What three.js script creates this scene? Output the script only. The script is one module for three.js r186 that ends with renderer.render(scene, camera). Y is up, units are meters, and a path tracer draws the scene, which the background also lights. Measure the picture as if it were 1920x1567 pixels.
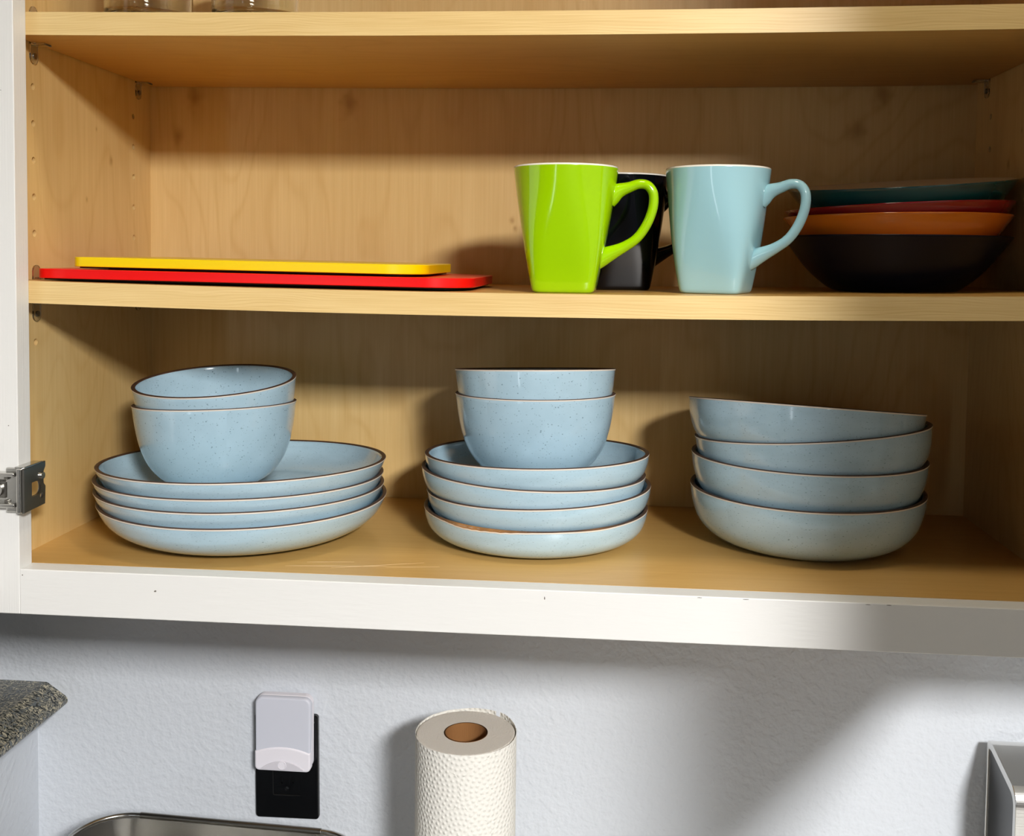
import * as THREE from 'three';
import { RoundedBoxGeometry } from 'three/addons/geometries/RoundedBoxGeometry.js';
import { mergeGeometries } from 'three/addons/utils/BufferGeometryUtils.js';
import { createNoise2D } from 'simplex-noise';
import { RectAreaLightUniformsLib } from 'three/addons/lights/RectAreaLightUniformsLib.js';

// ------------------------------------------------------------------ camera, sky, exposure
// Lengths below are millimetres measured from the lower left front corner of the
// cabinet opening, whose floor lies 1.40 m above the room floor.
const Y0 = 1.4;
const renderer = new THREE.WebGLRenderer({ antialias: true });
renderer.toneMapping = THREE.LinearToneMapping;
renderer.toneMappingExposure = 1.42;
renderer.shadowMap.enabled = true;
RectAreaLightUniformsLib.init();
const scene = new THREE.Scene();
scene.background = new THREE.Color(0.62, 0.78, 1.0);
scene.backgroundIntensity = 0.5;
const camera = new THREE.PerspectiveCamera(2 * Math.atan(783.5 / 1943.42) * 180 / Math.PI, 1920 / 1567, 0.02, 30);
camera.position.set(0.48554, Y0 + 0.26463, 0.81143);
camera.rotation.set(-0.0503, 0.0877, 0.012, 'YXZ');
camera.setViewOffset(1920, 1567, -11.58, 204.56, 1920, 1567);

const LAMP = { x: 1400, y: 1088, z: 2150, w: 360, d: 620 };
const lamp = new THREE.RectAreaLight(new THREE.Color(1.0, 0.985, 0.965), 163, LAMP.w / 1000, LAMP.d / 1000);
lamp.position.set(LAMP.x / 1000, Y0 + (LAMP.y - 14) / 1000, LAMP.z / 1000);
lamp.rotation.x = -Math.PI / 2;
lamp.castShadow = true;
scene.add(lamp);
const SINK = { x: 560, z: 250, w: 150 }; // small recessed light above the sink
const sinkLamp = new THREE.RectAreaLight(new THREE.Color(1.0, 0.9, 0.72), 14, SINK.w / 1000, SINK.w / 1000);
sinkLamp.position.set(SINK.x / 1000, Y0 + 1.074, SINK.z / 1000); sinkLamp.rotation.x = -Math.PI / 2; sinkLamp.castShadow = true;
scene.add(sinkLamp);
const WIN = { x0: -860, x1: -660, y0: -600, y1: 700, z: 3300 }; // narrow frosted window behind the photographer
const daylight = new THREE.RectAreaLight(new THREE.Color(0.82, 0.92, 1.0), 0.8, (WIN.x1 - WIN.x0 - 60) / 1000, (WIN.y1 - WIN.y0 - 60) / 1000);
daylight.position.set((WIN.x0 + WIN.x1) / 2000, Y0 + (WIN.y0 + WIN.y1) / 2000, (WIN.z + 20) / 1000); daylight.castShadow = true;
scene.add(daylight);

// ------------------------------------------------------------------ helpers
let seed = 12345;
const rnd = () => { seed = (seed * 1664525 + 1013904223) >>> 0; return seed / 4294967296; };
const hash = (i, j, s) => { let h = Math.imul(i, 374761393) ^ Math.imul(j, 668265263) ^ Math.imul(s, 974634777); h = Math.imul(h ^ (h >>> 13), 1274126177); return ((h ^ (h >>> 16)) >>> 0) / 4294967296; };
function noise(x, y, s = 0) {
  const i = Math.floor(x), j = Math.floor(y), fx = x - i, fy = y - j, u = fx * fx * (3 - 2 * fx), v = fy * fy * (3 - 2 * fy);
  const a = hash(i, j, s), b = hash(i + 1, j, s), c = hash(i, j + 1, s), d = hash(i + 1, j + 1, s);
  return a + (b - a) * u + (c - a) * v + (a - b - c + d) * u * v;
}
const fbm = (x, y, s = 0, o = 4) => { let t = 0, a = 0.5, n = 0; for (let k = 0; k < o; k++) { t += a * noise(x, y, s + k * 17); n += a; a *= 0.5; x *= 2.03; y *= 2.03; } return t / n; };
const clamp = (x) => Math.min(1, Math.max(0, x));
const mix = (a, b, t) => a + (b - a) * t;

function dataTex(w, h, fn, srgb = true) {
  const d = new Uint8Array(w * h * 4);
  for (let j = 0; j < h; j++) for (let i = 0; i < w; i++) {
    const c = fn((i + 0.5) / w, (j + 0.5) / h), k = (j * w + i) * 4;
    d[k] = clamp(c[0]) * 255; d[k + 1] = clamp(c[1]) * 255; d[k + 2] = clamp(c[2]) * 255; d[k + 3] = 255;
  }
  const t = new THREE.DataTexture(d, w, h, THREE.RGBAFormat);
  t.wrapS = t.wrapT = THREE.RepeatWrapping; t.magFilter = THREE.LinearFilter; t.minFilter = THREE.LinearMipmapLinearFilter; t.generateMipmaps = true;
  if (srgb) t.colorSpace = THREE.SRGBColorSpace;
  t.needsUpdate = true;
  return t;
}
// birch veneer: u runs along the grain, lengths in metres
function birch(w, h, lu, lv, s, light, dark, alongV, opt = {}) {
  const lines = opt.lines ?? 1, knots = opt.knots ?? [], blot = opt.blotch ?? 1;
  return dataTex(w, h, (a, b) => {
    const u = (alongV ? b : a) * lu, v = (alongV ? a : b) * lv;
    const warp = fbm(u * 1.6, v * 5, s, 4);
    const f = v * 16 + warp * 15;
    const ph = f - Math.floor(f);
    const ring = Math.exp(-Math.pow((ph - 0.5) / 0.11, 2)) * (0.35 + 0.65 * noise(u * 4, v * 20, s + 3));
    const fibre = noise(u * 28, v * 1100, s + 5) - 0.5, fibre2 = noise(u * 9, v * 300, s + 6) - 0.5;
    const blotch = fbm(u * 3.2, v * 7, s + 9, 3) - 0.5;
    let t = 0.42 + 0.24 * ring * lines + 0.18 * fibre + 0.16 * fibre2 + 0.8 * blotch * blot;
    let dk = 1;
    for (const [ku, kv, kr] of knots) { const d = Math.hypot((u - ku) * 0.7, v - kv) / kr; const wob = noise(u * 160, v * 160, s + 12); dk *= 1 - 0.2 * Math.exp(-d * d * (0.8 + 2.5 * wob)); }
    t = clamp(t);
    return [0, 1, 2].map((k) => mix(light[k], dark[k], t) / 255 * Math.pow(dk, [0.75, 1.05, 1.5][k]));
  });
}

const cleanGeo = (g) => { const n = g.index ? g.toNonIndexed() : g; for (const k of Object.keys(n.attributes)) if (!['position', 'normal', 'uv', 'color'].includes(k)) n.deleteAttribute(k); if (!n.attributes.uv) n.setAttribute('uv', new THREE.BufferAttribute(new Float32Array(n.attributes.position.count * 2), 2)); return n; };
function obj(name, geos, material, parent) {
  let g = Array.isArray(geos) ? (geos.length > 1 ? mergeGeometries(geos.map(cleanGeo)) : geos[0]) : geos;
  if (!g.userData.scaled) { g.scale(0.001, 0.001, 0.001); g.userData.scaled = true; }
  const m = new THREE.Mesh(g, material); m.name = name; m.castShadow = m.receiveShadow = true;
  parent.add(m); return m;
}
const taken = {};
const numbered = (n) => { const k = taken[n] ?? 0; taken[n] = k + 1; return k ? `${n}_${String(k).padStart(3, '0')}` : n; };
function thing(name, label, category, [x, y, z] = [0, 0, 0], turn = 0, group) {
  const o = new THREE.Group(); o.name = numbered(name); scene.add(o);
  o.position.set(x / 1000, Y0 + y / 1000, z / 1000); o.rotation.y = turn;
  o.userData = { label, category }; if (group) o.userData.group = group;
  return o;
}
function struct(name, label, category, geos, material) {
  const o = thing(name, label, category); o.userData.kind = 'structure';
  o.name = name; obj(name + '_surface', geos, material, o); return o;
}
function copy(o, [x, y, z], turn, label) {
  const c = o.clone(); c.name = numbered(o.name.replace(/_\d{3}$/, '')); c.userData = { ...o.userData, label };
  c.position.set(x / 1000, Y0 + y / 1000, z / 1000); c.rotation.set(0, turn ?? 0, 0); scene.add(c); return c;
}
const box = (x0, x1, y0, y1, z0, z1) => new THREE.BoxGeometry(x1 - x0, y1 - y0, z1 - z0).translate((x0 + x1) / 2, (y0 + y1) / 2, (z0 + z1) / 2);
const rbox = (x0, x1, y0, y1, z0, z1, r = 1, s = 2) => new RoundedBoxGeometry(x1 - x0, y1 - y0, z1 - z0, s, r).translate((x0 + x1) / 2, (y0 + y1) / 2, (z0 + z1) / 2);
// planar uv: u = (a - a0)/la, v = (b - b0)/lb with the axes named
function planar(g, a, b, a0, la, b0, lb) {
  const p = g.attributes.position, uv = new Float32Array(p.count * 2), get = { x: (i) => p.getX(i), y: (i) => p.getY(i), z: (i) => p.getZ(i) };
  for (let i = 0; i < p.count; i++) { uv[2 * i] = (get[a](i) - a0) / la; uv[2 * i + 1] = (get[b](i) - b0) / lb; }
  g.setAttribute('uv', new THREE.BufferAttribute(uv, 2)); return g;
}
// uv by the dominant normal, `tile` millimetres to one texture tile
function triplanar(g0, tile) {
  const g = cleanGeo(g0), p = g.attributes.position, n = g.attributes.normal, uv = new Float32Array(p.count * 2);
  for (let i = 0; i < p.count; i++) {
    const ax = Math.abs(n.getX(i)), ay = Math.abs(n.getY(i)), az = Math.abs(n.getZ(i));
    const [u, v] = az >= ax && az >= ay ? [p.getX(i), p.getY(i)] : ax >= ay ? [p.getZ(i), p.getY(i)] : [p.getX(i), p.getZ(i)];
    uv[2 * i] = u / tile; uv[2 * i + 1] = v / tile;
  }
  g.setAttribute('uv', new THREE.BufferAttribute(uv, 2)); return g;
}
const disc = (r, h, x, y, z, axis = 'z', n = 20) => { const g = new THREE.CylinderGeometry(r, r, h, n); if (axis === 'z') g.rotateX(Math.PI / 2); if (axis === 'x') g.rotateZ(Math.PI / 2); return g.translate(x, y, z); };
const rrect = (w, h, r, cx = 0, cy = 0) => { const s = new THREE.Shape(), x = cx - w / 2, y = cy - h / 2; s.moveTo(x + r, y); s.lineTo(x + w - r, y); s.absarc(x + w - r, y + r, r, -Math.PI / 2, 0); s.lineTo(x + w, y + h - r); s.absarc(x + w - r, y + h - r, r, 0, Math.PI / 2); s.lineTo(x + r, y + h); s.absarc(x + r, y + h - r, r, Math.PI / 2, Math.PI); s.lineTo(x, y + r); s.absarc(x + r, y + r, r, Math.PI, 1.5 * Math.PI); return s; };
// board outline: small corners at the left end, wide ones at the right
const boardShape = (x0, x1, y0, y1, a, b) => { const s = new THREE.Shape(); s.moveTo(x0 + a, y0); s.lineTo(x1 - b, y0); s.absarc(x1 - b, y0 + b, b, -Math.PI / 2, 0); s.lineTo(x1, y1 - b); s.absarc(x1 - b, y1 - b, b, 0, Math.PI / 2); s.lineTo(x0 + a, y1); s.absarc(x0 + a, y1 - a, a, Math.PI / 2, Math.PI); s.lineTo(x0, y0 + a); s.absarc(x0 + a, y0 + a, a, Math.PI, 1.5 * Math.PI); return s; };
const hole = (x, y, r, n = 14) => { const p = new THREE.Path(); p.absarc(x, y, r, 0, 2 * Math.PI, true); return p; };

// ------------------------------------------------------------------ materials
const std = (o) => new THREE.MeshStandardMaterial(o);
const phy = (o) => new THREE.MeshPhysicalMaterial(o);
const WL = [235, 204, 144], WD = [206, 165, 100];
const M = {};
M.backWood = std({ map: birch(1400, 1050, 0.71, 0.88, 3, WL, WD, true, { knots: [[0.449, 0.051, 0.009], [0.442, 0.224, 0.01], [0.318, 0.402, 0.0035], [0.31, 0.405, 0.003], [0.414, 0.761, 0.01], [0.407, 0.032, 0.008], [0.452, 0.785, 0.012]] }), roughness: 0.42 });
M.sideWood = std({ map: birch(512, 1024, 0.71, 0.30, 21, WL, WD, true, { knots: [[0.372, 0.09, 0.004], [0.40, 0.12, 0.002], [0.33, 0.14, 0.002]] }), roughness: 0.42 });
M.floorWood = std({ map: birch(1400, 448, 0.88, 0.30, 33, [218, 178, 110], [190, 142, 74], false, { lines: 0.5 }), roughness: 0.3 });
M.shelfWood = std({ map: birch(1400, 448, 0.88, 0.30, 47, [218, 176, 102], [188, 138, 68], false, { lines: 0.8 }), roughness: 0.38 });
M.edgeWood = std({ map: birch(2048, 64, 0.88, 0.02, 55, [246, 218, 160], [226, 190, 124], false, { lines: 0.0, blotch: 0.35 }), roughness: 0.38 });
{ // maple edge banding: long thin grain lines
  M.edgeWood.map = dataTex(2048, 96, (a, b) => {
    const u = a * 0.88, v = b * 0.0191, f = v * 620 + fbm(u * 9, v * 60, 71, 3) * 6, ph = f - Math.floor(f);
    const line = Math.exp(-Math.pow((ph - 0.5) / 0.1, 2)) * noise(u * 14, v * 300, 77), t = clamp(0.25 + 0.5 * line + 0.35 * (noise(u * 30, v * 3000, 79) - 0.5) + 0.5 * (fbm(u * 5, v * 50, 83, 3) - 0.5));
    return [mix(246, 216, t) / 255, mix(216, 176, t) / 255, mix(154, 108, t) / 255];
  });
}
M.rawWood = std({ color: 0xe8d0a8, roughness: 0.8 });
{
  const specks = [[0.35, 0.5, 0.004], [0.62, 0.3, 0.003]];
  M.paint = std({ color: 0xe8e7e4, roughness: 0.34, bumpScale: 0.00025, bumpMap: dataTex(512, 512, (a, b) => { const t = 0.5 + 0.6 * (fbm(a * 40, b * 10, 91, 4) - 0.5); return [t, t, t]; }, false) });
}
M.chip = std({ color: 0x6f6a60, roughness: 0.8 });
const sx = createNoise2D(rnd);
const wallBump = dataTex(2048, 1024, (a, b) => { // orange-peel plaster, 1.4 m by 0.7 m
  const x = a * 1400, y = b * 700, p = clamp(0.5 + 0.9 * sx(x / 13, y / 13)), q = sx(x / 5.5 + 31, y / 5.5), r = sx(x / 60 + 9, y / 60);
  const v = 0.42 + 0.26 * p * p + 0.10 * q + 0.06 * sx(x / 2.6, y / 2.6 + 77) + 0.14 * r; return [v, v, v];
}, false);
M.wall = std({ color: 0xd2d7de, roughness: 0.5, bumpMap: wallBump, bumpScale: 0.0012 });
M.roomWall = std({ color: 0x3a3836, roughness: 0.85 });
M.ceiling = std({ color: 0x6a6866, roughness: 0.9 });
M.roomFloor = std({ color: 0x382f29, roughness: 0.6 });
M.granite = phy({ roughness: 0.22, map: dataTex(1024, 1024, (a, b) => {
  const x = a * 260, y = b * 260, w = 1.2 * sx(x / 9, y / 9 + 5), n = sx(x / 9 + w, y / 5.2 - w), m = sx(x / 13 + 40, y / 9 + w), k = sx(x / 4.4 + 11, y / 3 + 90);
  let c = [0.50, 0.49, 0.44]; if (m > 0.25) c = [0.70, 0.67, 0.58]; if (n > 0.15) c = [0.30, 0.31, 0.29]; if (n > 0.42 || k > 0.66) c = [0.07, 0.08, 0.08]; if (m < -0.55) c = [0.40, 0.42, 0.43];
  return c;
}) });
M.graniteLight = phy({ roughness: 0.3, map: dataTex(512, 512, (a, b) => { const x = a * 260, y = b * 260, n = sx(x / 5, y / 5), k = sx(x / 2.5 + 9, y / 2.5); const v = k > 0.7 ? 0.45 : 0.80 + 0.07 * n; return [v, v * 0.99, v * 0.96]; }) });
const glazeTex = (() => { // pale blue glaze with scattered iron specks
  const W = 1024, map = new Float32Array(W * W), tint = new Float32Array(W * W);
  for (let k = 0; k < 2300; k++) { const x = rnd() * W, y = rnd() * W, r = 0.7 + rnd() * rnd() * 1.9, s = 0.32 + 0.6 * rnd(); for (let j = -4; j <= 4; j++) for (let i = -4; i <= 4; i++) { const d = Math.hypot(i, j) / r, q = ((Math.floor(y + j) + W) % W) * W + ((Math.floor(x + i) + W) % W); map[q] = Math.max(map[q], s * Math.exp(-d * d)); } }
  return dataTex(W, W, (a, b) => { const q = Math.floor(b * W) * W + Math.floor(a * W), t = map[q], n = 0.05 * (fbm(a * 12, b * 12, 121, 3) - 0.5); return [mix(179, 74, t) / 255 + n, mix(208, 94, t) / 255 + n, mix(223, 112, t) / 255 + n]; });
})();
const glaze = (ru, rv) => { const t = glazeTex.clone(); t.repeat.set(ru, rv); t.needsUpdate = true; return phy({ map: t, roughness: 0.16, clearcoat: 0.6, clearcoatRoughness: 0.05 }); };
M.glazeDinner = glaze(3, 1.4); M.glazeSalad = glaze(2.4, 1.2); M.glazeBowl = glaze(2, 1.2); M.glazePasta = glaze(2.5, 1.5);
M.rim = std({ vertexColors: true, roughness: 0.55 });
M.foot = std({ color: 0xb49f85, roughness: 0.7 });
const gloss = (c, o = {}) => phy({ color: c, roughness: 0.12, clearcoat: 0.5, clearcoatRoughness: 0.04, ...o });
M.green = gloss(new THREE.Color(0.36, 0.66, 0.0)); M.aqua = gloss(0xa3d0da); M.black = gloss(0x05070d, { specularIntensity: 0.7, clearcoat: 0.15 });
M.mugInside = gloss(0xf2ede2);
M.red = phy({ color: new THREE.Color(0.85, 0.004, 0.004), roughness: 0.28 }); M.yellow = phy({ color: new THREE.Color(0.95, 0.68, 0.0), roughness: 0.28 });
M.boardFoot = std({ color: 0x0b0708, roughness: 0.7 });
M.navy = gloss(0x060b24, { roughness: 0.3, clearcoat: 0, specularIntensity: 0.5 }); M.orange = gloss(new THREE.Color(0.82, 0.22, 0.01)); M.crimson = gloss(new THREE.Color(0.34, 0.006, 0.012)); M.teal = gloss(new THREE.Color(0.006, 0.09, 0.11));
M.bowlInside = gloss(0xe8d4b4);
M.steel = std({ color: 0xc9c8c4, metalness: 1, roughness: 0.22 });
M.steelDark = std({ color: 0x8d8a84, metalness: 1, roughness: 0.3 });
M.brushed = std({ color: 0xd6d5d2, metalness: 1, roughness: 0.26, bumpScale: 0.00004, bumpMap: dataTex(256, 512, (a, b) => { const t = noise(a * 6, b * 400, 131); return [t, t, t]; }, false) });
M.blackPlastic = phy({ color: 0x07080a, roughness: 0.2 }); M.blackMatte = std({ color: 0x15181b, roughness: 0.5 });
M.whitePlastic = phy({ color: 0xe9e6ee, roughness: 0.35 });
M.frost = phy({ color: 0xd9dce8, roughness: 0.4, transmission: 0.12, thickness: 0 });
M.clear = phy({ color: 0xffffff, roughness: 0.06, transmission: 1, thickness: 0.004, ior: 1.45 });
M.glass = phy({ color: 0xfafcf8, roughness: 0.01, transmission: 1, thickness: 0.004, ior: 1.5 });
M.dayGlass = std({ color: 0xffffff, emissive: new THREE.Color(0.82, 0.92, 1.0), emissiveIntensity: 2.5 });
M.cardboard = std({ color: 0x8f6236, roughness: 0.9, bumpMap: wallBump, bumpScale: 0.0003 });
const towelBump = dataTex(1024, 1024, (a, b) => { // dotted rings embossed in the sheet (0.317 m round, 0.28 m high)
  const x = a * 317, y = b * 280; let best = 1e9, ring = 0, ang = 0;
  for (let i = -1; i < 7; i++) for (let j = -1; j < 7; j++) { const cx = i * 63.4 + (j & 1 ? 31.7 : 0), cy = j * 46.7 + 12, d = Math.hypot(x - cx, y - cy); if (d < best) { best = d; ang = Math.atan2(y - cy, x - cx); } }
  const p = 5.2; ring = Math.round(best / p); const n = Math.max(1, Math.round(ring * 2 * Math.PI * p / 5.0)), da = ang / (2 * Math.PI) * n, off = (da - Math.round(da)) / n * 2 * Math.PI * best, dr = best - ring * p;
  const h = Math.exp(-(off * off + dr * dr) / 2.0); const v = 0.25 + 0.6 * h + 0.1 * (noise(x * 1.3, y * 1.3, 151) - 0.5); return [v, v, v];
}, false);
M.towel = std({ color: 0xe7e5de, roughness: 0.95, bumpMap: towelBump, bumpScale: 0.0014 });
M.towelEnd = std({ color: 0xf0ede6, roughness: 1, bumpMap: wallBump, bumpScale: 0.0012 });
M.glow = std({ color: 0xffffff, emissive: new THREE.Color(1.0, 0.985, 0.965), emissiveIntensity: 25 });

M.glowWarm = std({ color: 0xffffff, emissive: new THREE.Color(1.0, 0.9, 0.72), emissiveIntensity: 20 });

// ------------------------------------------------------------------ the room
const ZW = -307, CEIL = 1100, FLOOR = -1400, XL = -2100, XR = 2700, ZF = 3300;
struct('wall_back', 'pale blue-grey orange-peel plaster wall under the cabinet', 'wall', [planar(box(XL, XR, FLOOR, CEIL, ZW - 100, ZW), 'x', 'y', -250, 1400, -600, 700)], M.wall);
struct('floor', 'brown kitchen floor', 'floor', [box(XL - 100, XR + 100, FLOOR - 100, FLOOR, ZW - 100, ZF + 100)], M.roomFloor);
struct('ceiling', 'white kitchen ceiling', 'ceiling', [box(XL - 100, XR + 100, CEIL, CEIL + 100, ZW - 100, ZF + 100)], M.ceiling);
struct('wall_right', 'plain off-white side wall', 'wall', [box(XR, XR + 100, FLOOR, CEIL, ZW - 100, ZF)], M.roomWall);
struct('wall_left', 'plain off-white wall beyond the bar ledge', 'wall', [box(XL - 100, XL, FLOOR, CEIL, ZW - 100, ZF)], M.roomWall);
{ const w0 = WIN.x0, w1 = WIN.x1, h0 = WIN.y0, h1 = WIN.y1; // rear wall with a narrow frosted window
  struct('wall_front', 'plain off-white wall with a window, opposite the cabinet', 'wall', [box(XL - 100, w0, FLOOR, CEIL, ZF, ZF + 100), box(w1, XR + 100, FLOOR, CEIL, ZF, ZF + 100), box(w0, w1, FLOOR, h0, ZF, ZF + 100), box(w0, w1, h1, CEIL, ZF, ZF + 100)], M.roomWall);
  const w = thing('window_1', 'narrow white framed frosted window opposite the cabinet', 'window'); w.userData.kind = 'structure';
  obj('window_frame', [box(w0, w0 + 30, h0, h1, ZF + 20, ZF + 80), box(w1 - 30, w1, h0, h1, ZF + 20, ZF + 80), box(w0 + 30, w1 - 30, h0, h0 + 30, ZF + 20, ZF + 80), box(w0 + 30, w1 - 30, h1 - 30, h1, ZF + 20, ZF + 80)], M.paint, w);
  obj('pane', [box(w0 + 30, w1 - 30, h0 + 30, h1 - 30, ZF + 46, ZF + 52)], M.dayGlass, w);
}
{ // half wall under the granite bar ledge
  const o = struct('wall_half', 'low plaster half wall below the granite ledge', 'wall', [planar(box(-300, -164, FLOOR, -257, ZW, 420), 'z', 'y', -400, 1400, -600, 700)], M.wall);
  const t = thing('granite_ledge', 'speckled grey granite bar ledge above the low half wall', 'ledge', [-164, -257, ZW]);
  const s = new THREE.Shape(); s.moveTo(-220, 0); s.lineTo(30, 0); s.quadraticCurveTo(36, 1, 36.5, 5); s.quadraticCurveTo(37, 9, 33, 12); s.lineTo(14, 25); s.quadraticCurveTo(12, 26.5, 9, 26.5); s.lineTo(-220, 26.5); s.lineTo(-220, 0);
  const g = new THREE.ExtrudeGeometry(s, { depth: 720, bevelEnabled: false, curveSegments: 6 });
  obj('slab', [triplanar(g, 260)], M.granite, t);
}
{ // counter and base units below the picture
  const c = thing('countertop', 'pale speckled granite countertop under the paper towel roll', 'countertop', [0, -486, 0]);
  obj('slab', [triplanar(rbox(-162, 1800, -32, 0, ZW + 2, 330, 4), 260)], M.graniteLight, c);
  const b = thing('base_cabinet', 'white base cabinet below the pale granite countertop', 'cabinet', [0, FLOOR, 0]);
  obj('body', [box(-158, 1800, 100, 880, ZW + 6, 300), box(-158, 1800, 0, 100, ZW + 6, 240)], M.paint, b);
  for (let k = 0; k < 4; k++) { const d = obj('door', [rbox(-150 + k * 490, 320 + k * 490, 130, 860, 301, 320, 3)], M.paint, b); obj('knob', [disc(14, 20, 290 + k * 490, 800, 332)], M.steel, d); }
}
{ // ceiling light
  const t = thing('ceiling_light', 'flat rectangular ceiling light with a white diffuser', 'ceiling light', [LAMP.x, CEIL, LAMP.z]);
  const w = LAMP.w / 2, d = LAMP.d / 2, f = 14;
  obj('frame', [box(-w - f, w + f, -12, 0, -d - f, -d), box(-w - f, w + f, -12, 0, d, d + f), box(-w - f, -w, -12, 0, -d, d), box(w, w + f, -12, 0, -d, d)], M.whitePlastic, t);
  obj('diffuser', [box(-w, w, -10, -2, -d, d)], M.glow, t);
}

{ // recessed light above the sink
  const t = thing('recessed_light', 'small square recessed ceiling light above the sink', 'ceiling light', [SINK.x, CEIL, SINK.z]);
  const w = SINK.w / 2, f = 16;
  obj('frame', [box(-w - f, w + f, -12, 0, -w - f, -w), box(-w - f, w + f, -12, 0, w, w + f), box(-w - f, -w, -12, 0, -w, w), box(w, w + f, -12, 0, -w, w)], M.whitePlastic, t);
  obj('diffuser', [box(-w, w, -10, -2, -w, w)], M.glowWarm, t);
}

// ------------------------------------------------------------------ the wall cabinet
const A = -20, WR = 857, ZB = -295.6, TOP = 690;
const sagLow = (X) => 220.17 - 4.5 * (1 - ((X - WR / 2) / (WR / 2)) ** 2), sagHigh = (X) => 445.46 - 2.8 * (1 - ((X - WR / 2) / (WR / 2)) ** 2), TH = 19.05;
const shelfY = (X) => sagLow(X) + TH;
{
  const c = thing('wall_cabinet', 'open white face-frame wall cabinet with birch interior holding dishes', 'cabinet');
  const holeY = [408, 376, 344, 312, 280, 184], zf = -63, zb = -255;
  const side = (x0, dir, name, all) => { // panel with drilled pin holes: 8 mm deep layer on a backing layer
    const s = new THREE.Shape(); s.moveTo(ZB, -15); s.lineTo(-19, -15); s.lineTo(-19, TOP); s.lineTo(ZB, TOP); s.closePath();
    for (const y of holeY) { s.holes.push(hole(zf, y, 3.1)); if (y > 200) s.holes.push(hole(zb, y, 3.1)); }
    const g = new THREE.ExtrudeGeometry(s, { depth: 8, bevelEnabled: false, curveSegments: 7 });
    g.rotateY(-Math.PI / 2); // shape x -> z, extrusion -> -x
    g.translate(dir < 0 ? x0 : x0 + 8, 0, 0);
    const p = obj('side_panel', [planar(g, 'z', 'y', ZB, 300, -15, 710)], M.sideWood, c);
    obj('panel_backing', [dir < 0 ? box(x0 - 16, x0 - 8, -15, TOP, ZB, -19) : box(x0 + 8, x0 + 16, -15, TOP, ZB, -19)], M.rawWood, p);
  };
  side(A, -1); side(WR, 1);
  obj('back_panel', [planar(box(A - 16, WR + 16, -15, TOP, ZB - 6, ZB), 'x', 'y', A, WR - A, -15, 710)], M.backWood, c);
  obj('hanging_rail', [box(A - 16, WR + 16, -15, 60, ZW + 0.5, ZB - 6)], M.rawWood, c);
  obj('bottom_panel', [planar(box(A, WR, -15, 0, ZB, -19), 'x', 'z', A, WR - A, ZB, 300)], M.floorWood, c);
  obj('top_panel', [planar(box(A - 16, WR + 16, TOP, TOP + 15, ZB - 6, -19), 'x', 'z', A, WR - A, ZB, 300)], M.floorWood, c);
  // face frame
  obj('stile', [rbox(-38, 0, -38.1, TOP + 38, -19, 0, 0.9)], M.paint, c);
  obj('stile', [rbox(838, 876, -38.1, TOP + 38, -19, 0, 0.9)], M.paint, c);
  const rail = obj('rail', [rbox(0, 838, -38.1, 0, -19, 0, 0.9)], M.paint, c);
  obj('rail', [rbox(0, 838, TOP, TOP + 38, -19, 0, 0.9)], M.paint, c);
  // chips in the paint of the bottom rail
  const chip = (x, y, w, h, z = 0.05) => { const s = new THREE.Shape(); for (let k = 0; k < 7; k++) { const a = k / 7 * 6.283, r = 0.6 + 0.4 * rnd(); k ? s.lineTo(x + w * r * Math.cos(a), y + h * r * Math.sin(a)) : s.moveTo(x + w * r * Math.cos(a), y + h * r * Math.sin(a)); } return new THREE.ExtrudeGeometry(s, { depth: 0.1, bevelEnabled: false }).translate(0, 0, z - 0.05); };
  for (const g of [chip(2.5, -5, 0.7, 0.6), chip(117, -14, 1.4, 0.9), chip(438, -6.5, 0.6, 1.8), chip(560, -1.0, 2.4, 0.35), chip(596, -1.0, 3.2, 0.35), chip(689, -1.2, 2.6, 0.3), chip(705, -1, 2.5, 0.35), chip(-8, 120, 0.5, 0.6), chip(-11, 395, 0.4, 0.5)]) obj('paint_chip', [g], M.chip, rail);
  // pale scratches worn into the floor veneer
  const scr = [[215, -37, 300, -46, 0.45], [255, -36, 330, -60, 0.25], [230, -50, 270, -55, 0.25], [300, -44, 345, -50, 0.2]].map(([x0, z0, x1, z1, w]) => { const L = Math.hypot(x1 - x0, z1 - z0); const s = new THREE.Shape(); s.moveTo(0, 0); s.lineTo(L * 0.4, w); s.lineTo(L, 0); s.lineTo(L * 0.4, -w); s.closePath(); return new THREE.ExtrudeGeometry(s, { depth: 0.08, bevelEnabled: false }).rotateX(-Math.PI / 2).rotateY(-Math.atan2(z1 - z0, x1 - x0)).translate(x0, 0.0, z0); });
  for (const g of scr) obj('scratch', [g], M.rawWood, c);
}
// shelves sag under their load
function shelf(under, label) {
  const t = thing('shelf', label, 'shelf', [0, under(0), 0], 0, 'adjustable shelves');
  const x0 = A + 1.5, x1 = WR - 1.5, z1 = -28.6, z0 = ZB + 1.5;
  const bend = (g) => { const p = g.attributes.position; for (let i = 0; i < p.count; i++) p.setY(i, p.getY(i) + under(p.getX(i)) - under(0)); g.computeVertexNormals(); return g; };
  const seg = (z0, z1) => new THREE.BoxGeometry(x1 - x0, TH, z1 - z0, 40, 1, 1).translate((x0 + x1) / 2, TH / 2, (z0 + z1) / 2);
  obj('board', [planar(bend(seg(z0, z1 - 0.7)), 'x', 'z', x0, x1 - x0, ZB, 300)], M.shelfWood, t);
  obj('edge_band', [planar(bend(seg(z1 - 0.7, z1)), 'x', 'y', x0, x1 - x0, -4.5, 24)], M.edgeWood, t);
  return t;
}
shelf(sagHigh, 'upper birch shelf with maple edge, below the drinking glasses');
shelf(sagLow, 'lower birch shelf with maple edge, carrying mugs and cutting boards');
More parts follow.
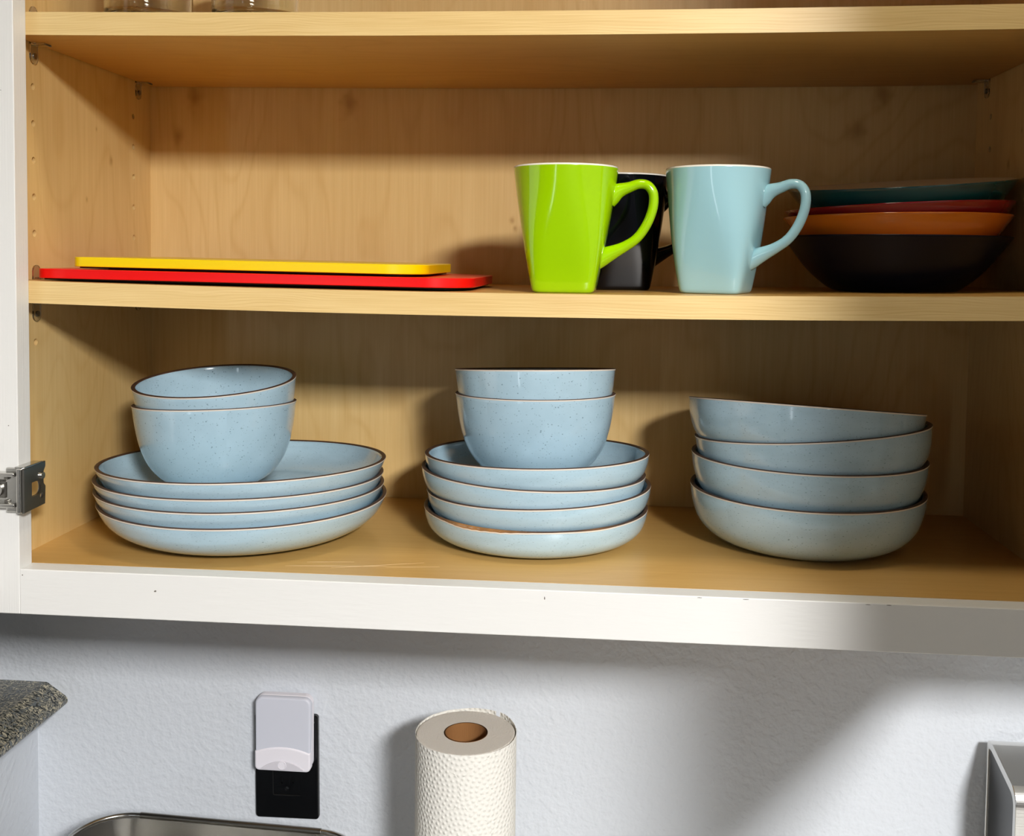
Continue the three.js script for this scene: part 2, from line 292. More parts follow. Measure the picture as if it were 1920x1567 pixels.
// clear plastic clips that hold the shelves to the side panels
{
  const makeClip = (mirror) => {
    const t = new THREE.Group(), d = mirror ? -1 : 1, P = (x0, x1, y0, y1, z0, z1, r) => rbox(Math.min(d * x0, d * x1), Math.max(d * x0, d * x1), y0, y1, z0, z1, r);
    const pl = new THREE.Shape(); pl.moveTo(-6, -12); pl.absarc(0, -12, 6, Math.PI, 2 * Math.PI); pl.lineTo(6, 26); pl.absarc(0, 26, 6, 0, Math.PI); pl.closePath(); pl.holes.push(hole(0, -11, 2));
    const g = new THREE.ExtrudeGeometry(pl, { depth: 1.3, bevelEnabled: false, curveSegments: 10 }).rotateY(Math.PI / 2).translate(mirror ? -1.35 : 0.05, 0, 0);
    obj('plate', [g], M.clear, t);
    obj('tab', [P(1.4, 14, -2.2, -0.3, -6, 6, 0.8)], M.clear, t);
    obj('hook', [P(1.4, 5, TH + 1, TH + 2.4, -4, 4, 0.6)], M.clear, t);
    obj('screw', [disc(2.6, 1.6, d * 1.6, -11, 0, 'x', 14)], M.steelDark, t);
    return t;
  };
  const L = makeClip(false), R = makeClip(true);
  const put = (src, x, y, z, label) => { const c = src.clone(); c.name = numbered('shelf_clip'); c.userData = { label, category: 'shelf clip', group: 'clear plastic shelf clips' }; c.position.set(x / 1000, Y0 + y / 1000, z / 1000); scene.add(c); };
  put(L, A, sagHigh(0), -64, 'clear plastic clip under front left corner of the upper shelf');
  put(L, A, sagHigh(0), -266, 'clear plastic clip under back left corner of the upper shelf');
  put(R, WR, sagHigh(WR), -266, 'clear plastic clip under back right corner of the upper shelf');
  put(L, A, sagLow(0), -64, 'clear plastic clip at front left of the lower shelf, beside the red cutting board');
  put(L, A, sagLow(0), -262, 'clear plastic clip at back left of the lower shelf, behind the cutting boards');
}
{ // closed neighbour beyond the open right-hand door; its underside shades the wall
  const c = thing('wall_cabinet', 'closed white wall cabinet next to the open one', 'cabinet', [880, -38.1, 0]);
  obj('body', [rbox(0, 720, 0, 766, ZW + 1, -19, 0.9)], M.paint, c);
  obj('face_frame', [rbox(0, 720, 0, 766, -19, 0, 0.9)], M.paint, c);
  for (const x of [14, 362]) { const d = obj('door', [rbox(x, x + 344, 12, 757, 1, 20, 2)], M.paint, c); obj('knob', [disc(12, 18, x === 14 ? x + 315 : x + 30, 60, 29)], M.steel, d); }
}
// cabinet doors, standing open on both sides
function door(x, angle, label, sgn) {
  const t = thing('cabinet_door', label, 'cabinet door', [x, -26, 2], 0, 'open cabinet doors'); t.rotation.y = angle;
  const W = 424, H = 745, X = (a, b) => sgn > 0 ? [a, b] : [-b, -a];
  const B = (a, b, y0, y1, z0, z1, r) => rbox(...X(a, b), y0, y1, z0, z1, r);
  obj('stile', [B(0, 60, 0, H, 0, 19, 1.5)], M.paint, t); obj('stile', [B(W - 60, W, 0, H, 0, 19, 1.5)], M.paint, t);
  obj('rail', [B(60, W - 60, 0, 60, 0, 19, 1.5)], M.paint, t); obj('rail', [B(60, W - 60, H - 60, H, 0, 19, 1.5)], M.paint, t);
  obj('panel', [B(60, W - 60, 60, H - 60, 5, 12, 0.5)], M.paint, t);
}
door(-30, -2.05, 'white shaker cabinet door open at the left, beside the silver hinge', 1);
door(868, 1.40, 'white shaker cabinet door open at the right, beside the dark end of the shelves', -1);
{ // concealed hinge on the left stile
  const t = thing('hinge', 'silver concealed cabinet hinge screwed to the white left stile', 'hinge', [0, 68, 0]);
  obj('arm', [rbox(-62, 5, -13, 13, 1, 3, 0.6), rbox(-62, 2, 11, 14.5, 1, 10, 1.2), rbox(-62, 2, -14.5, -11, 1, 10, 1.2), rbox(-8, 6.5, -19, 18, 2, 5.5, 1.2), rbox(3, 7, -19, 18, 1, 9, 1)], M.steel, t);
  obj('slider', [rbox(-34, -7, -7, 7, 3, 7, 1), rbox(-8, -4.5, 8.5, 11, 5, 8, 0.6), rbox(-8, -4.5, -11, -8.5, 5, 8, 0.6)], M.steelDark, t);
  const s = new THREE.Shape(); s.moveTo(7, -19); s.lineTo(-24, -18); s.lineTo(-25, -3); s.lineTo(-22, 0); s.lineTo(-22, 10); s.lineTo(-25, 14); s.lineTo(-25, 18); s.lineTo(7, 17); s.closePath();
  const slot = new THREE.Path(); slot.moveTo(-4, -8); slot.lineTo(-12, -8); slot.absarc(-12, -2, 6, -Math.PI / 2, Math.PI / 2, true); slot.lineTo(-4, 4); slot.closePath(); s.holes.push(slot); s.holes.push(hole(-19, -10, 2.6));
  const g = new THREE.ExtrudeGeometry(s, { depth: 1.8, bevelEnabled: true, bevelSize: 0.3, bevelThickness: 0.3, bevelSegments: 1 }).rotateY(-Math.PI / 2).translate(9, 0, 0);
  const mp = obj('mounting_plate', [g], M.steelDark, t);
  obj('rivet', [disc(3, 2.4, 9.6, 7, -19, 'x')], M.steel, mp);
  obj('top_flange', [rbox(0, 9, 17, 19, -22, 6, 0.7)], M.steel, t);
  const sc = obj('screw', [disc(6, 2.4, -15, 0, 8)], M.steel, t);
  obj('cross_recess', [box(-18, -12, -0.7, 0.7, 8.6, 9.35), box(-15.7, -14.3, -3, 3, 8.6, 9.35)], M.blackMatte, sc);
}

// ------------------------------------------------------------------ stoneware
const spline2 = (pts, n) => new THREE.CatmullRomCurve3(pts.map(([x, y]) => new THREE.Vector3(x, y, 0)), false, 'centripetal').getPoints(n).map((p) => [p.x, p.y]);
// outer: points from the foot edge up to the lip; returns lathe profiles in mm
function dishProfile(outer, t, lift, n = 26) {
  const o = spline2(outer, n), inn = [];
  for (let i = 0; i < o.length; i++) { const a = o[Math.max(0, i - 1)], b = o[Math.min(o.length - 1, i + 1)], dx = b[0] - a[0], dy = b[1] - a[1], l = Math.hypot(dx, dy); inn.push([o[i][0] - dy / l * t, o[i][1] + dx / l * t]); }
  const foot = outer[0][0], flat = lift + t, H = o[o.length - 1][1], ri = o[o.length - 1][0] - t * 0.92;
  const I = inn.filter(([x, y]) => y > flat + 0.6 && x > 4 && y < H - 1.2);
  const prof = [[0, lift], [foot - 7, lift], [foot - 5, 0.1], [foot - 1, 0], ...o.slice(1, -1), [o[o.length - 1][0], H - 0.9], [o[o.length - 1][0] - t * 0.28, H - 0.15], [ri + t * 0.25, H - 0.15], [ri, H - 1.1], ...I.reverse(), [I.length ? Math.max(0, I[I.length - 1][0] - 6) : 4, flat], [0, flat]];
  return { prof, rimR: o[o.length - 1][0], ri, H, flat };
}
const lathe = (pts, n = 96) => new THREE.LatheGeometry(pts.map(([x, y]) => new THREE.Vector2(Math.max(0, x), y)), n);
// bare clay line along the lip, edged below by thin glaze that breaks to cream
function rimBand(R, ri, H, drop = () => 1.0) {
  const n = 144, rows = (th) => { const d = drop(th); return [[R - 0.02, H - 0.95 - d * 0.5, 0], [R + 0.18, H - 0.6 - d * 0.5, 0], [R + 0.2, H + 0.2 - d * 0.5, 0], [R + 0.2, H + 0.22 - d * 0.5, 1], [R - 0.2, H + 0.05, 1], [R - 1.2, H + 0.25, 1], [ri + 0.9, H + 0.25, 1], [ri - 0.1, H - 0.2, 1], [ri - 0.15, H - 1.0, 1]]; };
  const pos = [], col = [], idx = [], cream = new THREE.Color(0xe9dfd2), clay = new THREE.Color(0x4b3222), bare = new THREE.Color(0x9a6c3c);
  for (let i = 0; i <= n; i++) { const th = i / n * 2 * Math.PI, rr = rows(th), m = 0.75 + 0.6 * noise(th * 30, 2, 161); for (const [r, y, k] of rr) { pos.push(r * Math.sin(th), y, r * Math.cos(th)); const c = k ? clay.clone().lerp(bare, clamp((drop(th) - 1.3) / 3)) : cream, f = k ? m : 1; col.push(c.r * f, c.g * f, c.b * f); } }
  const w = 9; for (let i = 0; i < n; i++) for (let j = 0; j < w - 1; j++) { const a = i * w + j, b = a + w; idx.push(a, b, a + 1, b, b + 1, a + 1); }
  const g = new THREE.BufferGeometry(); g.setAttribute('position', new THREE.Float32BufferAttribute(pos, 3)); g.setAttribute('color', new THREE.Float32BufferAttribute(col, 3)); g.setAttribute('uv', new THREE.Float32BufferAttribute(new Float32Array(pos.length / 3 * 2), 2)); g.setIndex(idx); g.computeVertexNormals(); return g;
}
function dishKind(outer, t, lift, mat) { const d = dishProfile(outer, t, lift); d.body = lathe(d.prof); d.rim = rimBand(d.rimR, d.ri, d.H); d.mat = mat; return d; }
const KIND = {
  dinner: dishKind([[86, 0], [91, 0.8], [106, 5], [118, 11.5], [126, 19], [130.2, 26], [132.4, 31], [133.5, 35]], 3.7, 3, M.glazeDinner),
  salad: dishKind([[78, 0], [83, 0.7], [94.5, 5], [101.5, 12], [104.6, 20], [105.6, 25], [106, 30]], 3.7, 3, M.glazeSalad),
  bowl: dishKind([[36, 0], [40, 0.8], [52, 8], [62.5, 21], [69.5, 38], [73.6, 57], [76, 77]], 3.7, 3, M.glazeBowl),
  pasta: dishKind([[68, 0], [73, 0.8], [89, 8], [99.5, 19], [104.6, 32], [106.7, 43], [107.3, 52]], 4, 3, M.glazePasta),
};
// rim centre (x, y, z), tilt about x and z in degrees
function dish(kind, name, label, category, group, x, y, z, tx = 0, tz = 0, turn = 0, drop) {
  const k = KIND[kind], t = thing(name, label, category, [0, 0, 0], 0, group);
  t.rotation.set(tx * Math.PI / 180, 0, tz * Math.PI / 180, 'ZYX');
  const off = new THREE.Vector3(0, -k.H, 0).applyEuler(t.rotation);
  t.position.set((x + off.x) / 1000, Y0 + (y + off.y) / 1000, (z + off.z) / 1000);
  const b = obj('body', k.body, k.mat, t); b.rotation.y = turn;
  obj('rim', drop ? rimBand(k.rimR, k.ri, k.H, drop) : k.rim, M.rim, t);
  return t;
}
const gD = 'stacked dinner plates', gS = 'stacked salad plates', gB = 'small cereal bowls', gP = 'stacked pasta bowls';
dish('dinner', 'dinner_plate', 'lowest large pale-blue speckled dinner plate, resting on the cabinet floor', 'plate', gD, 141.7, 35.4, -145, 0, 0, 0);
dish('dinner', 'dinner_plate', 'second large pale-blue dinner plate from the cabinet floor', 'plate', gD, 139.2, 46.1, -145, -1.2, 0.1, 1);
dish('dinner', 'dinner_plate', 'third large pale-blue dinner plate from the cabinet floor', 'plate', gD, 138.6, 56.2, -145, -1.7, 0.2, 2);
dish('dinner', 'dinner_plate', 'topmost large pale-blue dinner plate, with two small bowls on it', 'plate', gD, 140.9, 68.6, -145, -2.2, 0.9, 3);
dish('bowl', 'small_bowl', 'lower small speckled blue bowl standing on the dinner plates', 'bowl', gB, 110, 121.6, -150, -2.4, 1.6, 0.5);
dish('bowl', 'small_bowl', 'tilted small speckled blue bowl nested above the dinner plates', 'bowl', gB, 109.8, 143.2, -150, 5.6, 1.5, 1.7);
const worn = (th) => { const a = Math.atan2(Math.sin(th), Math.cos(th)); const k = Math.exp(-Math.pow((a + 0.45) / 0.34, 2)), q = Math.exp(-Math.pow((a - 0.62) / 0.2, 2)); return 1 + k * (3.4 + 2.6 * noise(th * 60, 5, 171)) + q * 1.2; };
dish('salad', 'salad_plate', 'lowest salad plate, with a worn brown rim, on the cabinet floor', 'plate', gS, 418.8, 30.1, -165, 0, 0, 0.3, worn);
dish('salad', 'salad_plate', 'second pale-blue salad plate from the cabinet floor', 'plate', gS, 421.3, 48.6, -165, -0.4, 1.8, 1.3);
dish('salad', 'salad_plate', 'third pale-blue salad plate from the cabinet floor, leaning to one side', 'plate', gS, 416.3, 64.2, -165, -0.9, -1.7, 2.3);
dish('salad', 'salad_plate', 'topmost pale-blue salad plate, with two small bowls on it', 'plate', gS, 419.2, 80.4, -165, -2.2, 0.8, 3.3);
dish('bowl', 'small_bowl', 'lower small speckled blue bowl standing on the salad plates', 'bowl', gB, 416.8, 135.8, -169, -2.2, 0.5, 2.6);
dish('bowl', 'small_bowl', 'upper small speckled blue bowl nested above the salad plates', 'bowl', gB, 416.3, 158.4, -169, -5.3, 1.2, 3.9);
dish('pasta', 'pasta_bowl', 'lowest wide pale-blue pasta bowl, resting on the cabinet floor', 'bowl', gP, 673.0, 52.2, -178, 0, 0, 0.4);
dish('pasta', 'pasta_bowl', 'second wide pale-blue pasta bowl from the cabinet floor', 'bowl', gP, 673.6, 82.4, -178, -0.9, -0.2, 1.4);
dish('pasta', 'pasta_bowl', 'third wide pale-blue pasta bowl from the cabinet floor, tilted', 'bowl', gP, 675.8, 106.6, -178, -3.4, 5.0, 2.4);
dish('pasta', 'pasta_bowl', 'topmost wide pale-blue pasta bowl, slanting over the stack', 'bowl', gP, 670.0, 128.2, -178, -7.2, -3.1, 3.4);

// ------------------------------------------------------------------ bright bowls at the right of the lower shelf
{
  const outer = [[50, 0], [55, 0.8], [68, 10], [80, 22], [91, 36.5], [100.6, 50]];
  const d = dishProfile(outer, 3.4, 3), cut = d.prof.findIndex(([x, y], i) => i > 4 && y > d.H - 0.3);
  const body = lathe(d.prof.slice(0, cut + 1)), lining = lathe(d.prof.slice(cut));
  const put = (label, mat, x, y, z, tx, tz) => {
    const t = thing('serving_bowl', label, 'bowl', [0, 0, 0], 0, 'bright bowls on the lower shelf');
    t.rotation.set(tx * Math.PI / 180, 0, tz * Math.PI / 180, 'ZYX');
    const off = new THREE.Vector3(0, -d.H, 0).applyEuler(t.rotation);
    t.position.set((x + off.x) / 1000, Y0 + (y + off.y) / 1000, (z + off.z) / 1000);
    obj('body', body, mat, t); obj('lining', lining, M.bowlInside, t);
  };
  put('navy blue flared bowl at the bottom of the bright bowl stack', M.navy, 747, shelfY(747) + 50.1, -176, 0, 0);
  put('orange flared bowl resting in the navy bowl', M.orange, 747, 305.5, -176, -0.2, 0.7);
  put('dark red flared bowl between the orange and teal bowls', M.crimson, 748, 314.8, -176, 0, 2.6);
  put('teal flared bowl tilted on top of the bright bowl stack', M.teal, 750, 336.2, -176, 4.9, 3.6);
}

// ------------------------------------------------------------------ mugs: square foot, round lip
{
  const H = 106.5, Rr = 44.6, Rb = 26.2, T = 3.4;
  const rad = (y) => Rb + (Rr - Rb) * (1 - Math.pow(1 - y / H, 1.22)), pw = (y) => 2 + 5.0 * Math.pow(1 - y / H, 2.1);
  const ring = (th, y, inset) => { const n = pw(Math.min(H, Math.max(0, y))), c = Math.abs(Math.cos(th)), s = Math.abs(Math.sin(th)), r = (rad(Math.min(H, Math.max(0, y))) - inset) / Math.pow(Math.pow(c, n) + Math.pow(s, n), 1 / n); return [r * Math.cos(th), y, r * Math.sin(th)]; };
  const surf = (rows, N = 128) => { // rows: [y, inset]
    const pos = [], idx = []; for (const [y, ins] of rows) for (let i = 0; i <= N; i++) pos.push(...ring(i / N * 2 * Math.PI, y, ins));
    for (let j = 0; j < rows.length - 1; j++) for (let i = 0; i < N; i++) { const a = j * (N + 1) + i, b = a + N + 1; idx.push(a, b, a + 1, b, b + 1, a + 1); }
    const g = new THREE.BufferGeometry(); g.setAttribute('position', new THREE.Float32BufferAttribute(pos, 3)); g.setIndex(idx); g.computeVertexNormals();
    const nn = g.attributes.normal; for (let j = 0; j < rows.length; j++) { const a = j * (N + 1), b = a + N; const v = new THREE.Vector3(nn.getX(a) + nn.getX(b), nn.getY(a) + nn.getY(b), nn.getZ(a) + nn.getZ(b)).normalize(); nn.setXYZ(a, v.x, v.y, v.z); nn.setXYZ(b, v.x, v.y, v.z); }
    g.setAttribute('uv', new THREE.Float32BufferAttribute(new Float32Array(pos.length / 3 * 2), 2)); return g;
  };
  const out = [[1.2, Rb * 0.999], [1.2, 5], [0, 3.6], [0.1, 2.0], [0.8, 0.8], [2.2, 0.15]]; for (let y = 4; y < H - 2; y += 3) out.push([y, 0]); out.push([H - 1.6, 0]);
  const lip = [[H - 1.6, 0], [H - 0.7, 0.15], [H - 0.1, 0.9], [H - 0.1, T - 0.9], [H - 0.8, T]], inn = [[H - 0.8, T]]; for (let y = H - 4; y > 6; y -= 4) inn.push([y, T]); inn.push([5, T + 1], [4.5, T + 4], [4.5, Rb * 0.999]);
  const bodyG = surf(out), lipG = surf(lip), inG = surf(inn);
  const pts = [[36, 80], [44, 86], [54, 89.6], [62, 92.2], [69, 91.2], [73.6, 85.5], [74.4, 76], [71.8, 65], [66.5, 54], [60, 45.8], [50, 39], [41, 34.6], [32, 30.5], [25, 27]].map(([x, y]) => new THREE.Vector3(x, y, 0));
  const cv = new THREE.CatmullRomCurve3(pts), NS = 72, NR = 18, pos = [], idx = [];
  for (let i = 0; i <= NS; i++) { const u = i / NS, p = cv.getPointAt(u), tg = cv.getTangentAt(u), nx = -tg.y, ny = tg.x, e = Math.exp(-Math.pow(u / 0.11, 2)) + 1.0 * Math.exp(-Math.pow((1 - u) / 0.15, 2)), a = 4.1 + 4.6 * e, b = 5.3 + 2.4 * e; for (let j = 0; j < NR; j++) { const f = j / NR * 2 * Math.PI; pos.push(p.x + nx * a * Math.cos(f), p.y + ny * a * Math.cos(f), b * Math.sin(f)); } }
  for (let i = 0; i < NS; i++) for (let j = 0; j < NR; j++) { const a = i * NR + j, b = i * NR + (j + 1) % NR; idx.push(a, b, a + NR, b, b + NR, a + NR); }
  const hG = new THREE.BufferGeometry(); hG.setAttribute('position', new THREE.Float32BufferAttribute(pos, 3)); hG.setIndex(idx); hG.computeVertexNormals(); hG.setAttribute('uv', new THREE.Float32BufferAttribute(new Float32Array(pos.length / 3 * 2), 2));
  const mug = (label, mat, x, z, turn) => { const t = thing('mug', label, 'mug', [x, shelfY(x) + 0.1, z], turn, 'square-footed mugs'); obj('body', bodyG, mat, t); obj('rim', lipG, M.mugInside, t); obj('lining', inG, M.mugInside, t); obj('handle', hG, mat, t); };
  mug('lime green glossy mug with square foot on the lower shelf', M.green, 447, -76, -0.03);
  mug('pale aqua glossy mug beside the stacked bright bowls', M.aqua, 576.5, -92, -0.38);
  mug('black glossy mug standing behind the green and aqua mugs', M.black, 494.5, -170, 0.12);
}

// ------------------------------------------------------------------ cutting boards
{
  const board = (label, mat, x0, x1, zf, depth, y, tilt, r) => {
    const W = x1 - x0, t = thing('cutting_board', label, 'cutting board', [x0, y, zf], 0, 'flat plastic cutting boards'); t.rotation.z = tilt;
    const g = new THREE.ExtrudeGeometry(boardShape(0.6, W - 0.6, 0.6, depth - 0.6, 9, r), { depth: 7.0, bevelEnabled: true, bevelSize: 0.6, bevelThickness: 0.6, bevelSegments: 2, curveSegments: 16 }).rotateX(-Math.PI / 2).translate(0, 2.6, 0);
    const b = obj('slab', [g], mat, t);
    for (const [fx, fz] of [[30, 22], [W - 30, 22], [30, depth - 22], [W - 30, depth - 22]]) obj('foot', [new THREE.CylinderGeometry(7, 6, 2.2, 16).translate(fx, 1.1, -fz)], M.boardFoot, t);
    obj('underside', [new THREE.ExtrudeGeometry(boardShape(4, W - 4, 4, depth - 4, 6, r - 4), { depth: 1.3, bevelEnabled: false, curveSegments: 12 }).rotateX(-Math.PI / 2).translate(0, 0.75, 0)], M.boardFoot, t);
  };
  board('red plastic cutting board lying on the lower shelf', M.red, -6.5, 370, -39, 205, 239.5, -0.0104, 40);
  board('yellow plastic cutting board lying on the red board', M.yellow, 23.5, 329.5, -43, 190, 249.7, -0.0108, 36);
}

// ------------------------------------------------------------------ drinking glasses on the upper shelf
{
  const prof = [[0, 2], [30, 1.2], [33, 0], [35.5, 0.6], [37.6, 4], [38.2, 10], [38.6, 26], [39.4, 60], [40.5, 108], [40.4, 109.3], [39.4, 109.6], [38.7, 108.8], [37.4, 60], [36.2, 22], [34.5, 15], [30, 12], [0, 11]];
  const g = lathe(prof, 72);
  const put = (label, x) => { const t = thing('drinking_glass', label, 'glass', [x, sagHigh(x) + TH + 0.1, -118], 0, 'drinking glasses'); obj('tumbler', g, M.glass, t); };
  put('clear glass tumbler on the upper shelf, beside the left cabinet side', 60.5);
  put('clear glass tumbler on the upper shelf, further from the left cabinet side', 161);
}

// ------------------------------------------------------------------ below the cabinet
{ // paper towel roll
  const t = thing('paper_towel_roll', 'white embossed paper towel roll standing on the countertop', 'paper towels', [351, -486, -185]);
  const H = 280, R = 48.8;
  const side = new THREE.CylinderGeometry(R, R, H - 1, 96, 1, true).translate(0, (H - 1) / 2, 0);
  obj('roll', [side], M.towel, t);
  const top = lathe([[21.6, H - 0.5], [R - 2, H], [R - 0.6, H - 0.5], [R, H - 1.5]], 96); planar(top, 'x', 'z', 0, 100, 0, 100);
  obj('roll_end', [top], M.towelEnd, t);
  obj('cardboard_core', [lathe([[20.4, 0], [21.7, 0], [21.7, H - 0.2], [20.4, H - 0.2], [20.4, 0]], 48)], M.cardboard, t);
  // loose outer sheet wrapped once around
  const n = 110, pos = [], uv = [], idx = [];
  for (let i = 0; i <= n; i++) { const u = i / n, th = 2.6 + u * 2 * Math.PI * 0.985, wv = 0.9 * Math.exp(-Math.pow((u - 0.72) / 0.1, 2)) + 1.3 * Math.exp(-Math.pow((u - 0.2) / 0.09, 2)), r = R + 0.7 + wv + 0.6 * u, top = H + 0.6 + 2.6 * Math.exp(-Math.pow(u / 0.12, 2)) + 3.0 * Math.exp(-Math.pow((1 - u) / 0.1, 2)) + 0.5 * (noise(u * 40, 1, 181) - 0.5);
    for (const [y, rr] of [[0, r], [top, r], [top, r - 0.25], [0, r - 0.25]]) { pos.push(rr * Math.sin(th), y, rr * Math.cos(th)); uv.push(u, y / 280); } }
  for (let i = 0; i < n; i++) for (let j = 0; j < 3; j++) { const a = i * 4 + j, b = a + 4; idx.push(a, b, a + 1, b, b + 1, a + 1); }
  const g = new THREE.BufferGeometry(); g.setAttribute('position', new THREE.Float32BufferAttribute(pos, 3)); g.setAttribute('uv', new THREE.Float32BufferAttribute(uv, 2)); g.setIndex(idx); const gn = g.toNonIndexed(); gn.computeVertexNormals();
  // smooth the cylinder normals by hand
  const P = gn.attributes.position, N = gn.attributes.normal; for (let i = 0; i < P.count; i++) if (Math.abs(N.getY(i)) < 0.5) { const l = Math.hypot(P.getX(i), P.getZ(i)), s = Math.sign(N.getX(i) * P.getX(i) + N.getZ(i) * P.getZ(i)) || 1; N.setXYZ(i, s * P.getX(i) / l, 0, s * P.getZ(i) / l); }
  obj('outer_sheet', [gn], M.towel, t);
}
{ // outlet plate and night light
  const o = thing('outlet_plate', 'black outlet cover plate on the wall behind the night light', 'outlet', [132, -312, ZW]); o.rotation.z = 0.012;
  const s = rrect(70, 117, 2.5); s.holes.push((() => { const q = new THREE.Path(), p = rrect(33.5, 67.5, 2).getPoints(4).reverse(); p.forEach((v, i) => i ? q.lineTo(v.x, v.y) : q.moveTo(v.x, v.y)); return q; })());
  obj('plate', [new THREE.ExtrudeGeometry(s, { depth: 3.6, bevelEnabled: true, bevelSize: 1.4, bevelThickness: 1.4, bevelSegments: 3, curveSegments: 5 })], M.blackPlastic, o);
  const f = rrect(33, 67, 2); for (const cy of [-19.5, 19.5]) { for (const [sx, w, h] of [[-6.4, 2.2, 8.5], [6.4, 2.2, 7]]) { const q = new THREE.Path(); q.moveTo(sx - w / 2, cy - h / 2 + 3); q.lineTo(sx - w / 2, cy + h / 2 + 3); q.lineTo(sx + w / 2, cy + h / 2 + 3); q.lineTo(sx + w / 2, cy - h / 2 + 3); q.closePath(); f.holes.push(q); } f.holes.push(hole(0, cy - 6.5, 2.6)); }
  const rc = obj('receptacle', [new THREE.ExtrudeGeometry(f, { depth: 3.8, bevelEnabled: true, bevelSize: 0.2, bevelThickness: 0.2, bevelSegments: 1, curveSegments: 6 })], M.blackPlastic, o);
  obj('contact_recess', [box(-16, 16, -33, 33, 0.1, 0.6)], M.blackMatte, rc);
  obj('screw', [disc(1.6, 0.8, 31, 52, 5.1)], M.steel, o);
  const n = thing('night_light', 'white plug-in night light with frosted shade on the black outlet', 'night light', [132.7, -309, -302]);
  const W = 63.5, H = 84, full = rrect(W - 4, H - 4, 7, 0, H / 2), arch = (y0, y1, h) => { const q = new THREE.Shape(); return q; };
  const housing = new THREE.ExtrudeGeometry(full, { depth: 6, bevelEnabled: true, bevelSize: 2, bevelThickness: 2, bevelSegments: 3, curveSegments: 8 }).translate(0, 0, 4.0);
  obj('housing', [housing], M.whitePlastic, n);
  const shade = new THREE.Shape(), a = W / 2 - 2.5; shade.moveTo(-a, 20); shade.quadraticCurveTo(0, 31, a, 20); shade.lineTo(a, H - 9); shade.absarc(a - 6, H - 9, 6, 0, Math.PI / 2); shade.lineTo(-a + 6, H - 3); shade.absarc(-a + 6, H - 9, 6, Math.PI / 2, Math.PI); shade.lineTo(-a, 20);
  obj('shade', [new THREE.ExtrudeGeometry(shade, { depth: 4, bevelEnabled: true, bevelSize: 2.4, bevelThickness: 3.4, bevelSegments: 5, curveSegments: 14 }).translate(0, 0, 9.5)], M.frost, n);
  const band = new THREE.Shape(); band.moveTo(-a, 5.5); band.lineTo(-a, 20); band.quadraticCurveTo(0, 31, a, 20); band.lineTo(a, 5.5); band.quadraticCurveTo(a, 2.5, a - 3.5, 2.5); band.lineTo(-a + 3.5, 2.5); band.quadraticCurveTo(-a, 2.5, -a, 5.5);
  obj('front_panel', [new THREE.ExtrudeGeometry(band, { depth: 6.5, bevelEnabled: true, bevelSize: 2.2, bevelThickness: 2.2, bevelSegments: 4, curveSegments: 14 }).translate(0, 0, 9.5)], M.whitePlastic, n);
  const dome = new THREE.Shape(); dome.moveTo(-a + 5, 3); dome.quadraticCurveTo(0, 21, a - 5, 3); dome.closePath();
  obj('sensor_panel', [new THREE.ExtrudeGeometry(dome, { depth: 1.2, bevelEnabled: true, bevelSize: 0.5, bevelThickness: 0.5, bevelSegments: 2, curveSegments: 14 }).translate(0, 0, 17.5)], std({ color: 0xd3d0d8, roughness: 0.4 }), n);
  obj('button', [new THREE.TorusGeometry(4.4, 0.5, 8, 28).translate(0, 8, 19.2), disc(3.9, 1, 0, 8, 19)], M.whitePlastic, n);
  obj('plug_block', [rbox(-20, 20, 12, 60, -0.0, 4, 1)], M.whitePlastic, n);
}
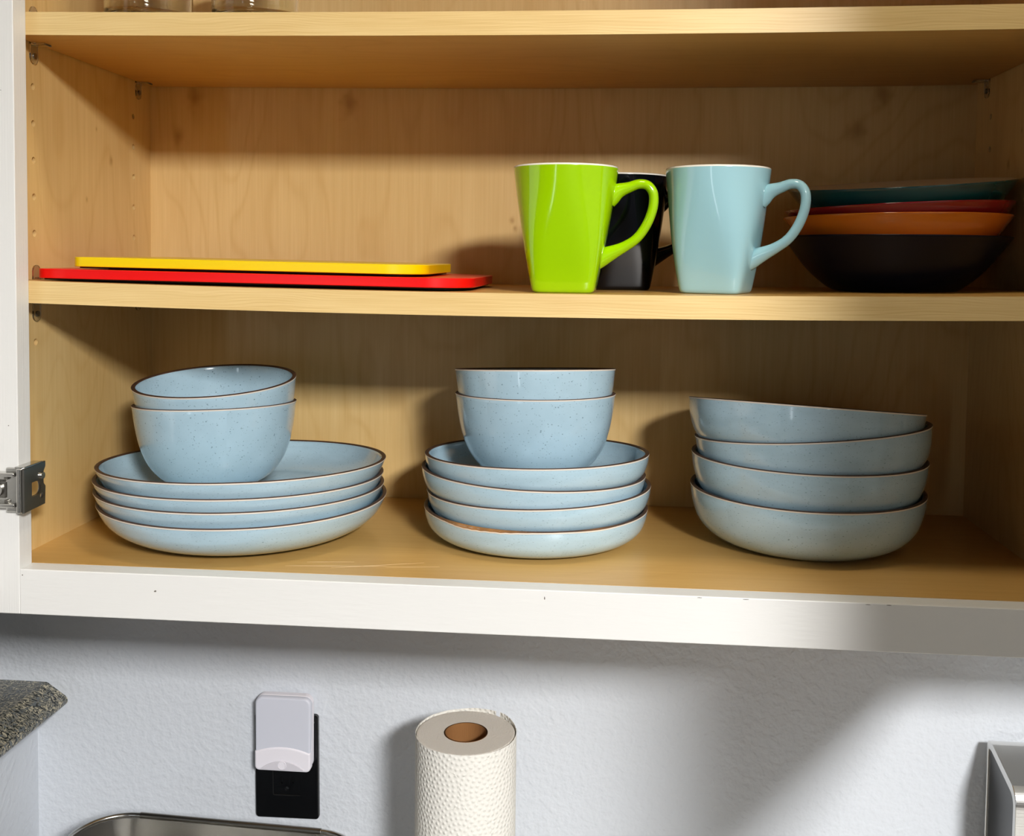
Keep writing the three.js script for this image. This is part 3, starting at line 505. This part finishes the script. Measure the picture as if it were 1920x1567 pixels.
{ // stainless tub with rolled rim
  const t = thing('dish_tub', 'stainless steel dish tub with rolled chrome rim on the countertop', 'tub', [93, -486, -97]); t.rotation.y = -0.05;
  const W = 298, D = 236, R = 50, H = 155;
  const outline = (w, d, r) => rrect(w, d, r).getSpacedPoints(160);
  const wall = (w0, y0, w1, y1) => { const a = outline(W + w0, D + w0, R + w0 / 2), b = outline(W + w1, D + w1, R + w1 / 2), pos = [], idx = []; for (let i = 0; i < a.length; i++) { pos.push(a[i].x, y0, -a[i].y, b[i].x, y1, -b[i].y); if (i) { const k = (i - 1) * 2; idx.push(k, k + 2, k + 1, k + 2, k + 3, k + 1); } } const g = new THREE.BufferGeometry(); g.setAttribute('position', new THREE.Float32BufferAttribute(pos, 3)); g.setIndex(idx); g.computeVertexNormals(); return g; };
  obj('wall', [wall(-8, 4, -2, H - 3), wall(-1, H - 3, -7, 3)], M.brushed, t);
  obj('bottom', [new THREE.ExtrudeGeometry(rrect(W - 9, D - 9, R - 4), { depth: 3, bevelEnabled: false, curveSegments: 12 }).rotateX(-Math.PI / 2).translate(0, 0.2, 0)], M.brushed, t);
  class Loop extends THREE.Curve { constructor(a, b) { super(); this.p = outline(W, D, R); this.a = a; this.b = b; } getPoint(u, v = new THREE.Vector3()) { const f = (this.a + (this.b - this.a) * u) * (this.p.length - 1), i = Math.min(this.p.length - 2, Math.floor(f)), q = f - i; const A0 = this.p[i], B0 = this.p[i + 1]; return v.set(mix(A0.x, B0.x, q), H, -mix(A0.y, B0.y, q)); } }
  obj('rim', [new THREE.TubeGeometry(new Loop(0, 0.99999), 240, 2.7, 12, false)], M.steel, t);
  // slimmer dark sleeve along the straight back edge
  obj('rim_sleeve', [disc(3.1, W - 2 * R, 0, H, -D / 2, 'x', 20)], M.steelDark, t);
}
{ // appliance at the right
  const t = thing('kitchen_appliance', 'stainless steel and black kitchen appliance standing against the wall', 'appliance', [889, -486, -292]);
  const H = 252, D = 78, s = new THREE.Shape(); s.moveTo(0, 0); s.lineTo(D, 0); s.lineTo(D, H - 34); s.quadraticCurveTo(D, H - 22, D - 10, H - 16); s.lineTo(14, H - 1); s.quadraticCurveTo(0, H + 1, 0, H - 8); s.closePath();
  const inner = new THREE.Shape(); inner.moveTo(1.5, 4); inner.lineTo(D - 5, 4); inner.lineTo(D - 5, H - 36); inner.quadraticCurveTo(D - 5, H - 27, D - 12, H - 23); inner.lineTo(13, H - 8); inner.quadraticCurveTo(1.5, H - 6, 1.5, H - 14); inner.closePath();
  const sh = s.clone(); const hp = new THREE.Path(); inner.getPoints(8).reverse().forEach((v, i) => i ? hp.lineTo(v.x, v.y) : hp.moveTo(v.x, v.y)); sh.holes.push(hp);
  const ex = (q, d) => new THREE.ExtrudeGeometry(q, { depth: d, bevelEnabled: true, bevelSize: 0.8, bevelThickness: 0.8, bevelSegments: 2, curveSegments: 10 }).rotateY(-Math.PI / 2);
  obj('shell', [triplanar(ex(sh, 330).translate(330, 0, 0), 200)], M.brushed, t);
  obj('end_panel', [ex(inner, 4).translate(5.5, 0, 0)], M.blackPlastic, t);
  obj('end_panel', [ex(inner, 4).translate(325, 0, 0)], M.blackPlastic, t);
}

renderer.render(scene, camera);
